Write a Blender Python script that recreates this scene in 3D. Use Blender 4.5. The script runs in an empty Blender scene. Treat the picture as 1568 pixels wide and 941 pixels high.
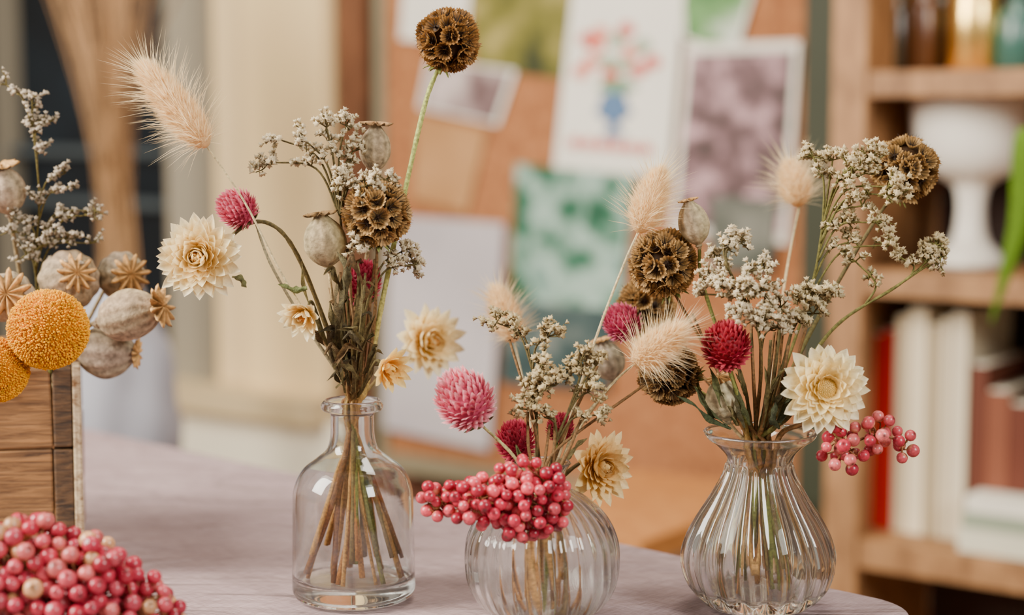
import bpy, math, random
import numpy as np
from math import radians, sin, cos, pi
rng=np.random.default_rng(11)
LENS=60.0; F=1568*LENS/36; PITCH=radians(6); CAMZ=1.03; TZ=.75
FW=np.array([0,cos(PITCH),-sin(PITCH)]); UP=np.array([0,sin(PITCH),cos(PITCH)]); RT=np.array([1.,0,0])
C0=np.array([0,0,CAMZ])
def ray(u,v): return FW+RT*((u-784)/F)-UP*((v-470.5)/F)
def at(u,v,y):
    d=ray(u,v); return C0+d*(y/d[1])
def px(p,y): return p*(y*1.02)/F
def c(r,g,b):
    a=np.array([r,g,b],float)/255
    return np.where(a<=.04045,a/12.92,((a+.055)/1.055)**2.4)
def nrm(v):
    v=np.asarray(v,float); return v/(np.linalg.norm(v)+1e-12)
def frame(d,roll=0.):
    z=nrm(d); a=np.array([0,0,1.]) if abs(z[2])<.9 else np.array([1.,0,0])
    x=nrm(np.cross(a,z)); y=np.cross(z,x)
    x2=x*cos(roll)+y*sin(roll); y2=-x*sin(roll)+y*cos(roll)
    return np.stack([x2,y2,z],1)
class MB:
    def __init__(s): s.V=[];s.F=[];s.C=[];s.M=[];s.n=0
    def add(s,V,Fc,col,mat=0):
        V=np.asarray(V,float); col=np.asarray(col,float)
        if col.ndim==1: col=np.tile(col,(len(V),1))
        n=s.n; s.V.append(V); s.C.append(col)
        s.F.extend([tuple([i+n for i in f]) for f in Fc]); s.M.extend([mat]*len(Fc)); s.n+=len(V)
    def build(s,name,mats,smooth=True,parent=None):
        V=np.concatenate(s.V); C=np.concatenate(s.C)
        me=bpy.data.meshes.new(name); me.from_pydata(V.tolist(),[],s.F)
        for m in mats: me.materials.append(m)
        me.polygons.foreach_set('material_index',s.M)
        me.polygons.foreach_set('use_smooth',[smooth]*len(s.F))
        ca=me.color_attributes.new('Col','FLOAT_COLOR','POINT')
        ca.data.foreach_set('color',np.concatenate([C,np.ones((len(C),1))],1).astype(np.float32).ravel())
        me.update()
        o=bpy.data.objects.new(name,me); bpy.context.scene.collection.objects.link(o)
        if parent: o.parent=parent
        return o
def crv(P,n=8):
    P=[np.asarray(p,float) for p in P]
    if len(P)<3: return np.array([P[0]+(P[-1]-P[0])*t for t in np.linspace(0,1,n+1)])
    Q=[2*P[0]-P[1]]+P+[2*P[-1]-P[-2]]; out=[]
    for i in range(1,len(Q)-2):
        a,b,cc,d=Q[i-1:i+3]
        for t in np.linspace(0,1,n,endpoint=False):
            out.append(.5*((2*b)+(cc-a)*t+(2*a-5*b+4*cc-d)*t*t+(3*b-3*cc+d-a)*t**3))
    out.append(P[-1]); return np.array(out)
def tube(mb,P,r0,r1=None,col=(.3,.3,.1),mat=0,ns=6,flat=1.0,knob=0.):
    P=np.asarray(P); n=len(P); r1=r0 if r1 is None else r1
    T=np.gradient(P,axis=0); V=[]; ref=np.array([.31,.92,.24])
    for i in range(n):
        t=nrm(T[i]); x=nrm(np.cross(ref,t)); y=np.cross(t,x); r=r0+(r1-r0)*i/(n-1)
        r*=1+knob*rng.normal()
        for k in range(ns):
            a=2*pi*k/ns; V.append(P[i]+x*cos(a)*r+y*sin(a)*r*flat)
    Fc=[(i*ns+k,i*ns+(k+1)%ns,(i+1)*ns+(k+1)%ns,(i+1)*ns+k) for i in range(n-1) for k in range(ns)]
    Fc.append(tuple(range(ns))[::-1]); Fc.append(tuple((n-1)*ns+k for k in range(ns)))
    col=np.asarray(col,float)
    if col.ndim==2 and len(col)==2:
        w=np.clip(np.repeat(np.linspace(0,1,n),ns)[:,None]*2.2-.5,0,1); col=col[0]*(1-w)+col[1]*w
    mb.add(V,Fc,col,mat)
def grid_faces(a,b,wrap=False):
    bb=b if wrap else b-1
    return [(i*b+j,i*b+(j+1)%b,(i+1)*b+(j+1)%b,(i+1)*b+j) for i in range(a-1) for j in range(bb)]
def petal(L,W,phi0,bend,cup,nl=7,nw=5,base=.45,sharp=2.6,r0=0.):
    t=np.linspace(0,1,nl); ph=phi0+bend*t
    dr=np.cos(ph)*L/(nl-1); dz=np.sin(ph)*L/(nl-1)
    r=r0+np.concatenate([[0],np.cumsum(dr)[:-1]]); z=np.concatenate([[0],np.cumsum(dz)[:-1]])
    w=W/2*np.minimum(1,base+1.4*t)*(1-t**sharp)**.8; w[-1]=W*.01
    s=np.linspace(-1,1,nw)
    X=w[:,None]*s[None,:]; off=cup*w[:,None]*(s[None,:]**2)
    nx=-np.sin(ph)[:,None]; nz=np.cos(ph)[:,None]
    Y=r[:,None]+nx*off; Z=z[:,None]+nz*off
    return np.stack([X.ravel(),Y.ravel(),Z.ravel()],1), grid_faces(nl,nw), np.repeat(t,nw)
def rotz(V,a):
    x=V[:,0]*cos(a)-V[:,1]*sin(a); y=V[:,0]*sin(a)+V[:,1]*cos(a); return np.stack([x,y,V[:,2]],1)
def sphere(r=1,nu=12,nv=8):
    V=[(0,0,-r)]
    for i in range(1,nv):
        a=-pi/2+pi*i/nv
        for k in range(nu): V.append((r*cos(a)*cos(2*pi*k/nu),r*cos(a)*sin(2*pi*k/nu),r*sin(a)))
    V.append((0,0,r)); Fc=[]
    for k in range(nu): Fc.append((0,1+(k+1)%nu,1+k))
    for i in range(nv-2):
        for k in range(nu):
            a=1+i*nu;Fc.append((a+k,a+(k+1)%nu,a+nu+(k+1)%nu,a+nu+k))
    e=len(V)-1;a=1+(nv-2)*nu
    for k in range(nu): Fc.append((a+k,a+(k+1)%nu,e))
    return np.array(V),Fc
def fib(n):
    i=np.arange(n)+.5; z=1-2*i/n; a=pi*(1+5**.5)*i; r=np.sqrt(1-z*z)
    return np.stack([r*np.cos(a),r*np.sin(a),z],1)
def lathe(mb,prof,ns,cols,mat=0,M=None,o=(0,0,0),rib=None):
    V=[]
    for i,(z,r) in enumerate(prof):
        for k in range(ns):
            a=2*pi*k/ns; rr=r*(1+(rib(i,a) if rib else 0)); V.append((rr*cos(a),rr*sin(a),z))
    V=np.array(V)
    if M is not None: V=V@M.T
    cols=np.asarray(cols,float)
    if cols.ndim==2 and len(cols)==len(prof): cols=np.repeat(cols,ns,0)
    mb.add(V+np.asarray(o),grid_faces(len(prof),ns,True),cols,mat)

# ---------------- materials
def newmat(name):
    m=bpy.data.materials.new(name); m.use_nodes=True; nt=m.node_tree
    return m,nt,nt.nodes['Principled BSDF'],nt.nodes['Material Output']
def N(nt,t,**k):
    n=nt.nodes.new(t)
    for a,b in k.items():
        if a in n.inputs: n.inputs[a].default_value=b
        else: setattr(n,a,b)
    return n
def attr_mat(name,rough=.7,transl=0.,nscale=900,lo=.75,hi=1.15,bump=.2,bscale=1500,spec=.3,sss=0):
    m,nt,b,out=newmat(name); L=nt.links.new
    at_=N(nt,'ShaderNodeAttribute',attribute_name='Col'); tc=N(nt,'ShaderNodeTexCoord')
    nz=N(nt,'ShaderNodeTexNoise',Scale=nscale,Detail=4.); L(tc.outputs['Object'],nz.inputs['Vector'])
    mr=N(nt,'ShaderNodeMapRange'); mr.inputs[1].default_value=.3;mr.inputs[2].default_value=.7;mr.inputs[3].default_value=lo;mr.inputs[4].default_value=hi
    L(nz.outputs['Fac'],mr.inputs[0])
    vm=N(nt,'ShaderNodeVectorMath',operation='SCALE'); L(at_.outputs['Color'],vm.inputs[0]); L(mr.outputs[0],vm.inputs['Scale'])
    L(vm.outputs[0],b.inputs['Base Color']); b.inputs['Roughness'].default_value=rough
    b.inputs['Specular IOR Level'].default_value=spec
    if sss: 
        b.inputs['Subsurface Weight'].default_value=sss; b.inputs['Subsurface Scale'].default_value=.002
    if bump:
        n2=N(nt,'ShaderNodeTexNoise',Scale=bscale,Detail=3.); L(tc.outputs['Object'],n2.inputs['Vector'])
        bp=N(nt,'ShaderNodeBump',Strength=bump,Distance=.0006); L(n2.outputs['Fac'],bp.inputs['Height']); L(bp.outputs[0],b.inputs['Normal'])
    if transl:
        tr=N(nt,'ShaderNodeBsdfTranslucent'); L(vm.outputs[0],tr.inputs['Color'])
        mx=N(nt,'ShaderNodeMixShader'); mx.inputs[0].default_value=transl
        L(b.outputs[0],mx.inputs[1]);L(tr.outputs[0],mx.inputs[2]);L(mx.outputs[0],out.inputs['Surface'])
    return m
M_PET=attr_mat('dry_petal',.45,.32,700,.92,1.08,.15,spec=.4)
M_BRACT=attr_mat('amaranth_bract',.5,.2,900,.8,1.15,.1)
M_STEM=attr_mat('dry_stem',.7,0,600,.5,1.3,.4)
M_LEAF=attr_mat('dry_leaf',.75,.15,500,.45,1.3,.8)
M_POD=attr_mat('pod_skin',.75,0,300,.5,1.2,1.0,bscale=420)
M_HAIR=attr_mat('grass_fuzz',.6,.45,300,.95,1.1,0)
M_BERRY=attr_mat('berry_skin',.27,0,700,.72,1.15,.12,spec=.55,sss=.1)
M_BILLY=attr_mat('billy_florets',.8,.1,500,.85,1.1,0,spec=.1)
M_PAPER=attr_mat('scabiosa_paper',.6,.3,900,.7,1.2,.1)
M_PAINT=attr_mat('painted_surface',.6,0,6,.9,1.06,0)
def glass():
    m,nt,b,out=newmat('clear_glass'); L=nt.links.new
    b.inputs['Base Color'].default_value=(.95,.99,.975,1); b.inputs['Roughness'].default_value=0.0
    b.inputs['IOR'].default_value=1.5; b.inputs['Transmission Weight'].default_value=1
    tr=N(nt,'ShaderNodeBsdfTransparent'); mx=N(nt,'ShaderNodeMixShader'); mx.inputs[0].default_value=.08
    L(b.outputs[0],mx.inputs[1]);L(tr.outputs[0],mx.inputs[2]);L(mx.outputs[0],out.inputs['Surface'])
    return m
M_GLASS=glass()
def wood(name,c1,c2,scale=(3,3,60),rough=.6,ns=8,bump=.3):
    m,nt,b,out=newmat(name); L=nt.links.new
    tc=N(nt,'ShaderNodeTexCoord'); mp=N(nt,'ShaderNodeMapping'); mp.inputs['Scale'].default_value=scale
    L(tc.outputs['Object'],mp.inputs[0]); nz=N(nt,'ShaderNodeTexNoise',Scale=ns,Detail=6.,Roughness=.65,Distortion=.6); L(mp.outputs[0],nz.inputs['Vector'])
    cr=N(nt,'ShaderNodeValToRGB'); cr.color_ramp.elements[0].position=.32;cr.color_ramp.elements[1].position=.68
    cr.color_ramp.elements[0].color=(*c1,1);cr.color_ramp.elements[1].color=(*c2,1)
    L(nz.outputs['Fac'],cr.inputs[0]);L(cr.outputs[0],b.inputs['Base Color']); b.inputs['Roughness'].default_value=rough
    bp=N(nt,'ShaderNodeBump',Strength=bump,Distance=.001);L(nz.outputs['Fac'],bp.inputs['Height']);L(bp.outputs[0],b.inputs['Normal'])
    return m
def noise_mat(name,cols,scale=5,rough=.7,detail=4.,pos=None,dist=0.):
    m,nt,b,out=newmat(name); L=nt.links.new
    tc=N(nt,'ShaderNodeTexCoord'); nz=N(nt,'ShaderNodeTexNoise',Scale=scale,Detail=detail,Distortion=dist); L(tc.outputs['Object'],nz.inputs['Vector'])
    cr=N(nt,'ShaderNodeValToRGB'); el=cr.color_ramp.elements
    n=len(cols); pos=pos or [.3+.4*i/(n-1) for i in range(n)]
    while len(el)<n: el.new(.5)
    for i in range(n): el[i].position=pos[i]; el[i].color=(*cols[i],1)
    L(nz.outputs['Fac'],cr.inputs[0]);L(cr.outputs[0],b.inputs['Base Color']); b.inputs['Roughness'].default_value=rough
    return m
W1=np.ones(3)
# ---------------- vases
def zat(v,y): return at(784,v,y)[2]
class Vase: pass
def mkvase(u,y,neck_v,neck_r,base_r,thick=.004):
    s=Vase(); s.x=at(u,900,y)[0]; s.y=y; s.nz=zat(neck_v,y); s.nr=neck_r; s.br=base_r; s.bz=TZ+thick+.003; return s
V1=mkvase(542,1.0,625,px(24,1),px(76,1),.009)
V2=mkvase(830,.955,745,px(22,.955),px(66,.955))
V3=mkvase(1160,.98,690,px(36,.98),px(70,.98),.008)
def vase_mesh(name,vs,prof,wall,nseg,ribO=None,ribI=None,basethick=.006):
    mb=MB(); P=crv([(r,0,z) for z,r in prof],5); prO=[(p[2],max(p[0],1e-5)) for p in P]
    prI=[]
    for z,r in reversed(prO):
        if z>basethick and r-wall>0: prI.append((z,r-wall))
    zl=max(basethick,prI[-1][0]-.001); rl=prI[-1][1]
    prI+= [(zl,rl*.85),(zl-.0006,rl*.5),(zl-.0006,1e-5)]
    top=[(prO[-1][0]+wall*.45,prO[-1][1]-wall*.5)]
    nO=len(prO)
    full=prO+top+prI
    def rib(i,a):
        if i<nO: return ribO(full[i][0],a) if ribO else 0
        return ribI(full[i][0],a) if ribI else 0
    lathe(mb,full,nseg,W1,0,o=(vs.x,vs.y,TZ+.001),rib=rib)
    o=mb.build(name,[M_GLASS]); return o
p1=lambda q:px(q,1.0)
H=lambda v,y:zat(v,y)-TZ
vase_mesh('glass_bottle_vase',V1,[(0,1e-5),(0,p1(60)),(.0004,p1(84)),(.004,p1(93)),(.012,p1(94)),(.035,p1(93)),(H(775,1),p1(92)),(H(748,1),p1(90)),(H(722,1),p1(78)),(H(704,1),p1(56)),(H(690,1),p1(40)),(H(672,1),p1(34)),(H(650,1),p1(33)),(H(634,1),p1(34)),(H(629,1),p1(45)),(H(622,1),p1(47.5)),(H(616,1),p1(44))],.0022,96,basethick=.0095)
q=lambda r:px(r,.955)
nb=34
vase_mesh('ribbed_globe_vase',V2,[(0,1e-5),(0,q(45)),(.001,q(64)),(.008,q(92)),(.020,q(111)),(.034,q(116)),(.048,q(112)),(.060,q(95)),(.069,q(70)),(.074,q(48)),(.078,q(36)),(.083,q(34)),(.088,q(40)),(.090,q(44))],.0016,34*8,
  ribO=lambda z,a:.028*abs(cos(nb*a/2+z*22))**.6*min(1,z/.01)*(1 if z<.075 else .3), basethick=.006)
q=lambda r:px(r,.98)
vase_mesh('ribbed_bulb_vase',V3,[(0,1e-5),(0,q(50)),(.001,q(76)),(.006,q(92)),(.016,q(107)),(.028,q(114)),(.040,q(108)),(.052,q(93)),(.064,q(74)),(.076,q(57)),(.084,q(50)),(.090,q(53)),(.096,q(68)),(.100,q(82)),(.103,q(86))],.0022,18*12,
  ribO=lambda z,a:(.045*cos(18*a+z*30)*min(1,z/.012)) if z<.085 else .014*cos(7*a), ribI=lambda z,a:.015*cos(18*a+z*30) if z<.085 else .014*cos(7*a), basethick=.011)

def inside(vs):
    a=rng.uniform(0,2*pi); r=vs.br*rng.uniform(.2,1.)**.5
    h=rng.uniform(0,.02) if rng.random()<.5 else 0
    b=np.array([vs.x+r*cos(a),vs.y+r*sin(a),vs.bz+h])
    nk=np.array([vs.x-vs.nr*.6*cos(a)*rng.uniform(.2,1),vs.y-vs.nr*.6*sin(a)*rng.uniform(.2,1),vs.nz])
    mid=(b+nk)/2+rng.normal(0,.0022,3)*np.array([1,1,.3])
    return [b,mid,nk]
LOWC=[c(170,108,50),c(190,138,76),c(124,76,36),c(120,118,50),c(178,120,60),c(112,88,42)]
def stem(mb,vs,pts,r=.0011,col=c(140,125,70),mat=1,col2=None,knob=.06):
    P=crv(inside(vs)+[at(*p) if len(p)==3 and not isinstance(p,np.ndarray) else p for p in pts],7)
    tube(mb,P,r*rng.uniform(1.1,1.9),r*.75,np.array([LOWC[rng.integers(6)],col]),mat,6,knob=knob)
    return P
GREEN=c(124,128,64); BROWN=c(116,84,48); DARK=c(92,80,44); TAN=c(190,165,120)
# ---------------- flowers
def strawflower(u,v,y,R,d,openp=8,bud=True,vs=None,pts=(),outer=(255,245,208),inner=(255,220,128),cen=(224,156,50),scol=None,n0=21,nr=7,name='strawflower'):
    mb=MB(); o=at(u,v,y); R=px(R,y); M=frame(d,rng.uniform(0,6)); oc=c(*outer); ic=c(*inner)
    for k in range(nr):
        f=k/(nr-1); L=R*(1.0-(.58 if bud else .5)*f); r0=R*.12*(1-f)+R*(.04 if bud else .16)
        L-=r0; n=int(n0-9*f); phi=radians(openp+(64 if bud else 50)*f**1.25)
        bend=radians((14+58*f) if bud else (6+25*f))
        for i in range(n):
            V,Fc,t=petal(L*rng.uniform(.88,1.06),R*(.37-.08*f)*rng.uniform(.85,1.1),phi+rng.normal(0,.09),bend+rng.normal(0,.2),.4,nl=8,r0=r0,sharp=3.4,base=.4)
            V=rotz(V,2*pi*(i+.5*(k%2)+rng.normal(0,.14))/n); V[:,2]+=R*(.025*k)-R*.05
            w=(t[:,None]**1.1); w2=f*.6
            col=(ic*.95*(1-w)+oc*w)*(1-w2)+ic*w2
            mb.add(V@M.T+o,Fc,col*rng.uniform(.9,1.04),0)
    if bud:
        S,Fs=sphere(1,14,8); V=S*np.array([.15,.15,.2])*R+np.array([0,0,R*.2]); mb.add(V@M.T+o,Fs,c(*cen),0)
        for p in fib(60):
            if p[2]<.2: continue
            s,fs=sphere(R*.03,5,3); V=s*np.array([1,1,2.])+p*np.array([.15,.15,.2])*R+np.array([0,0,R*.2]); mb.add(V@M.T+o,fs,c(*cen)*rng.uniform(.5,1.2),0)
    else:
        S,Fs=sphere(1,18,8); V=S*np.array([.25,.25,.1])*R+np.array([0,0,R*.1]); mb.add(V@M.T+o,Fs,c(*cen),0)
        for p in fib(500):
            if p[2]<.1: continue
            s,fs=sphere(R*.016,5,3); V=s*np.array([1,1,1.6])+p*np.array([.25,.25,.1])*R+np.array([0,0,R*.1]); mb.add(V@M.T+o,fs,c(*cen)*rng.uniform(.8,1.2),0)
    S,Fs=sphere(1,12,6); V=S*np.array([.24,.24,.16])*R-np.array([0,0,R*.1]); mb.add(V@M.T+o,Fs,c(190,165,110),1)
    if vs is not None:
        back=o-nrm(d)*R*.2
        stem(mb,vs,list(pts)+[o-nrm(d)*R*.7,back],.0012,scol if scol is not None else DARK)
    return mb.build(name,[M_PET,M_STEM])
def scabiosa(u,v,y,R,vs=None,pts=(),col=(188,148,92),axis=(0,0,1),sr=.0011,scol=GREEN):
    mb=MB(); o=at(u,v,y); R=px(R,y); S,Fs=sphere(R*.74,16,10); mb.add(S+o,Fs,c(66,44,24),0)
    cc=c(*col); dk=c(44,26,12); Q=fib(58)@frame(nrm(rng.normal(size=3))).T
    ns=32
    for p in Q:
        p=nrm(p+rng.normal(0,.08,3)); M=frame(nrm(p+rng.normal(0,.18,3)),rng.uniform(0,6)); V=[];C=[]
        cs=R*.27*rng.uniform(.8,1.18); zo=R*rng.uniform(-.05,.06)
        for i,(z,r) in enumerate([(-.05,.12),(-.02,.38),(.07,.72),(.15,.95),(.19,1.08)]):
            for k in range(ns):
                a=2*pi*k/ns; odd=k%2
                rr=r*cs*(1+(.05 if odd else -.05)*i/3+.04*sin(3*a+p[0]*9)); V.append((rr*cos(a),rr*sin(a),z*R+zo+(.010*R if odd else 0)*i))
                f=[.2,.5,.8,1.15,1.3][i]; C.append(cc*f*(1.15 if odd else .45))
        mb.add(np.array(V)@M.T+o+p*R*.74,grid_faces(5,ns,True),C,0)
        for k in range(5):
            a=2*pi*k/5+.3; b=np.array([cos(a),sin(a),0]); s=np.array([-sin(a),cos(a),0])*R*.022
            tip=b*cs*1.05+np.array([0,0,R*rng.uniform(.26,.38)]); V=np.array([-s,s,tip,np.array([0,0,R*.05])]); mb.add(V@M.T+o+p*R*.75,[(0,1,2),(0,2,3),(1,3,2)],dk,0)
        s,fs=sphere(R*.05,6,4); mb.add(s+o+p*R*.78,fs,dk*1.3,0)
    ax=nrm(axis)
    for k in range(9):
        V,Fc,t=petal(R*.5,R*.16,radians(-20),radians(-30),.2,r0=R*.1); V=rotz(V,2*pi*k/9); V[:,2]-=R*.85
        mb.add(V@frame(ax).T+o,Fc,c(130,135,70),1)
    if vs is not None: stem(mb,vs,list(pts)+[o-ax*R*.9],sr,scol)
    return mb.build('scabiosa_seed_pod',[M_PAPER,M_STEM])
def bunny(tip,base,y,w,vs=None,pts=(),n=3200,long=1.0,y2=None,scol=c(205,185,140)):
    mb=MB(); B=at(*base,y); T=at(*tip,y2 or y); ax=nrm(T-B); Lh=np.linalg.norm(T-B)/2; ce=(T+B)/2; W=px(w,y)
    M=frame(ax); S,Fs=sphere(1,18,14)
    prof=lambda z:(1-.22*z)
    V=S.copy(); V[:,0]*=W*.72*prof(S[:,2]);V[:,1]*=W*.72*prof(S[:,2]);V[:,2]*=Lh*.9; mb.add(V@M.T+ce,Fs,c(236,204,150),0)
    Z=rng.normal(size=(n,3)); Z/=np.linalg.norm(Z,axis=1)[:,None]
    pr=prof(Z[:,2])[:,None]
    base_=np.stack([Z[:,0]*W*.68*pr[:,0],Z[:,1]*W*.68*pr[:,0],Z[:,2]*Lh*.86],1)
    nn=np.stack([Z[:,0]/W,Z[:,1]/W,Z[:,2]/Lh],1); nn/=np.linalg.norm(nn,axis=1)[:,None]
    D=nn*.5+np.array([0,0,1.])*.8+rng.normal(0,.2,(n,3)); D/=np.linalg.norm(D,axis=1)[:,None]
    isl=rng.random(n)<.12
    L=W*rng.uniform(.3,.6,n); L[isl]=W*rng.uniform(1.0,2.15,isl.sum())*long
    D[isl]+=nn[isl]*.6; D/=np.linalg.norm(D,axis=1)[:,None]
    wd=np.where(isl,.00032,.00036)
    S_=np.cross(D,rng.normal(size=(n,3))); S_/=np.linalg.norm(S_,axis=1)[:,None]; S_*=wd[:,None]/2
    mid=base_+D*L[:,None]*.5; tipp=base_+D*L[:,None]+nn*L[:,None]*.12
    V=np.stack([base_-S_,base_+S_,mid-S_*.8,mid+S_*.8,tipp],1).reshape(-1,3)@M.T+ce
    i=np.arange(n)*5
    Fc=[]
    for k in i.tolist(): Fc.append((k,k+1,k+3,k+2)); Fc.append((k+2,k+3,k+4))
    cl=c(254,232,188)[None,:]*rng.uniform(.82,1.08,(n,1)); mb.add(V,Fc,np.repeat(cl,5,0),0)
    if vs is not None: stem(mb,vs,list(pts)+[B+ax*Lh*.2],.0008,scol,knob=0)
    return mb.build('bunny_tail_grass',[M_HAIR,M_STEM])
def amaranth(u,v,y,R,ax,el=1.1,c1=(190,50,95),c2=(236,150,170),vs=None,pts=(),scol=GREEN,nb=230):
    mb=MB(); o=at(u,v,y); R=px(R,y); M=frame(ax); S,Fs=sphere(1,14,10)
    mb.add((S*np.array([.8,.8,.8*el])*R)@M.T+o,Fs,c(*c1)*.7,0)
    a1,a2=c(*c1),c(*c2)
    for p in fib(nb):
        if p[2]<-.92: continue
        p=nrm(p+rng.normal(0,.025,3))
        V,Fc,t=petal(R*.36*rng.uniform(.85,1.15),R*.23,radians(84),radians(-16),-.45,nl=6,nw=5,base=.7,sharp=2.0)
        up=np.array([0,0,1.]); nn=nrm(p); tg=up-nn*np.dot(up,nn); tg=nrm(tg) if np.linalg.norm(tg)>.05 else np.array([1.,0,0])
        el_=.42 if p[2]<.6 else .42+.4*(p[2]-.6)/.4
        zz=nrm(tg*(1-el_)+nn*el_+rng.normal(0,.10,3)); yy=nrm(nn-zz*np.dot(nn,zz)); xx=np.cross(yy,zz)
        Q=np.stack([xx,yy,zz],1)
        Vv=V@Q.T+p*np.array([.76,.76,.76*el])*R*(1+rng.normal(0,.015))
        w=np.clip(t,0,1)[:,None]**1.2
        mb.add(Vv@M.T+o,Fc,(a1*(1-w)+a2*w)*rng.uniform(.85,1.12),0)
    for k in range(6):
        V,Fc,t=petal(R*.7,R*.35,radians(-5),radians(40),.3,r0=0); V=rotz(V,k*2*pi/6); V[:,2]-=R*.9*el
        mb.add(V@M.T+o,Fc,c(160,160,105),1)
    if vs is not None: stem(mb,vs,list(pts)+[o-nrm(ax)*R*el*.95],.0011,scol)
    return mb.build('globe_amaranth',[M_BRACT,M_STEM])
def poppy(u,v,y,R,Hh,ax,vs=None,pts=(),col=(178,160,128),crown=.62,scol=TAN,ccol=(226,174,108),free=None):
    """u,v = centre of the body; ax points to the crown"""
    mb=MB(); o=at(u,v,y); R=px(R,y); Hh=px(Hh,y)*2; ax=nrm(ax); M=frame(ax,rng.uniform(0,1)); o=o-ax*Hh*.5
    pr=[(-.04,.13),(0,.16),(.03,.24),(.06,.2),(.12,.46),(.22,.76),(.36,.96),(.5,1.0),(.64,.94),(.78,.74),(.88,.5),(.93,.36),(.97,.33)]
    P=crv([(z,r,0) for z,r in pr],3); pr=[(p[0]*Hh,p[1]*R) for p in P]
    cc=c(*col)*.88; ns=66; ph=rng.uniform(0,6)
    C=[]
    for i in range(len(pr)):
        for k in range(ns):
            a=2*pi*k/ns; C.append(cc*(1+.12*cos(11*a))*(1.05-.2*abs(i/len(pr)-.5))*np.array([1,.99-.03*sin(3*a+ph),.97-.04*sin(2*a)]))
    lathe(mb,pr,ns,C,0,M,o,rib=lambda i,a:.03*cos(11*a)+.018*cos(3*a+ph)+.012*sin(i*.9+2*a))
    V=[];C=[];nr_=11;tanc=c(*ccol)
    rings=[(0,.02),(.12,.04),(.35,.06),(.6,.04),(.85,-.01),(1.0,-.05)]
    Rc=R*crown
    for i,(r,z) in enumerate(rings):
        for k in range(ns):
            a=2*pi*k/ns; rc=cos(nr_*a); rr=r*Rc*(1+(.24*rc if i>=4 else 0)); rid=max(0,rc)
            V.append((rr*cos(a),rr*sin(a),Hh*.985+Rc*(z+(.14*rid if 0<i<5 else 0)-.06*(1-rid)*r+(.14*rid*(1+.5*sin(5*a)) if i==5 else 0))))
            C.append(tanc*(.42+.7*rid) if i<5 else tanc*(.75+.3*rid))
    for k in range(ns):
        a=2*pi*k/ns; V.append((.33*R*cos(a),.33*R*sin(a),Hh*.975)); C.append(cc*.5)
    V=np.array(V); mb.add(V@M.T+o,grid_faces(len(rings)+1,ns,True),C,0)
    if vs is not None: stem(mb,vs,list(pts)+[o],.0013,scol)
    if free is not None: tube(mb,crv([at(*p) for p in free]+[o-ax*Hh*.1,o],6),.0014,.0014,scol*.6,1)
    return mb.build('poppy_seed_pod',[M_POD,M_STEM])
def floret(mb,o,d,s,cb,cr):
    M=frame(d,rng.uniform(0,6)); V=[(0,0,0)];C=[cb]
    for k in range(5):
        a=2*pi*k/5; V.append((.22*s*cos(a),.22*s*sin(a),.4*s)); C.append(cb*.45+cr*.55)
    for k in range(10):
        a=2*pi*k/10; r=(.58 if k%2==0 else .34)*s; V.append((r*cos(a),r*sin(a),(.95 if k%2==0 else .82)*s)); C.append(cr)
    V.append((0,0,.7*s)); C.append(cr*.7)
    Fc=[(0,1+(k+1)%5,1+k) for k in range(5)]
    for k in range(5):
        k2=(k+1)%5; Fc+=[(1+k,6+(2*k+1)%10,6+2*k),(1+k,1+k2,6+(2*k+1)%10),(1+k2,6+2*k2,6+(2*k+1)%10)]
    for k in range(10): Fc.append((16,6+k,6+(k+1)%10))
    mb.add(np.array(V)@M.T+o,Fc,C,0)
def cluster(mb,o,d,size,n,cb,cr,fs=.0026,stc=DARK,nf=7,spread=.75):
    for i in range(n):
        dd=nrm(nrm(d)*.7+rng.normal(0,spread,3)*np.array([1,.8,1])+np.array([0,0,.15])); L=size*rng.uniform(.55,1.1)
        e=o+dd*L; m=o+dd*L*.5+nrm(np.cross(dd,rng.normal(size=3)))*L*.15
        P=crv([o,m,e],5); tube(mb,P,.00045,.0003,stc,1,4)
        sd=nrm(np.cross(dd,rng.normal(size=3)))
        for j in range(nf):
            t=.35+.65*j/(nf-1); p=P[min(len(P)-1,int(t*(len(P)-1)))]
            dir_=nrm(sd*(1 if j%2 else -1)*.6+dd*.5+np.array([0,0,.5])+rng.normal(0,.35,3)); 
            floret(mb,p+dir_*fs*.1,dir_,fs*rng.uniform(.8,1.3),cb,cr*rng.uniform(.78,1.08))
def statice(vs,main,cl,cb=(112,94,54),cr=(240,222,184),scol=DARK,fs=.0031,name='statice_spray',P=None,sr=.0010,nf=7):
    mb=MB(); cb=c(*cb);cr=c(*cr)
    if vs is not None: P=stem(mb,vs,main,sr,scol); st=14
    else: P=crv([at(*p) for p in main],8); tube(mb,P,sr*1.1,sr*.6,scol,1); st=0
    S=P[st:]
    for (u,v,y,size,n) in cl:
        C_=at(u,v,y); dist=np.linalg.norm(S-C_,axis=1); pen=np.where(S[:,2]<C_[2]-.45*np.abs(S[:,0]-C_[0])-.004,0,.06)
        i=int(np.argmin(dist+pen)); i=max(0,i-1); A=S[i]; tg=nrm(S[min(i+1,len(S)-1)]-S[max(i-1,0)])
        D=np.linalg.norm(C_-A); m=A+tg*D*.35+(C_-A)*.3
        Q=crv([A,m,C_],7); tube(mb,Q,sr*.75,sr*.5,scol,1,5)
        cluster(mb,C_,nrm(C_-m),px(size,y),n,cb,cr,fs,scol,nf)
        for k in (3,5):
            if len(Q)>k+5: cluster(mb,Q[-k-2],nrm(C_-m)+rng.normal(0,.8,3),px(size,y)*.5,2,cb,cr,fs,scol,4)
    return mb.build(name,[M_PET,M_STEM])
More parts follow.
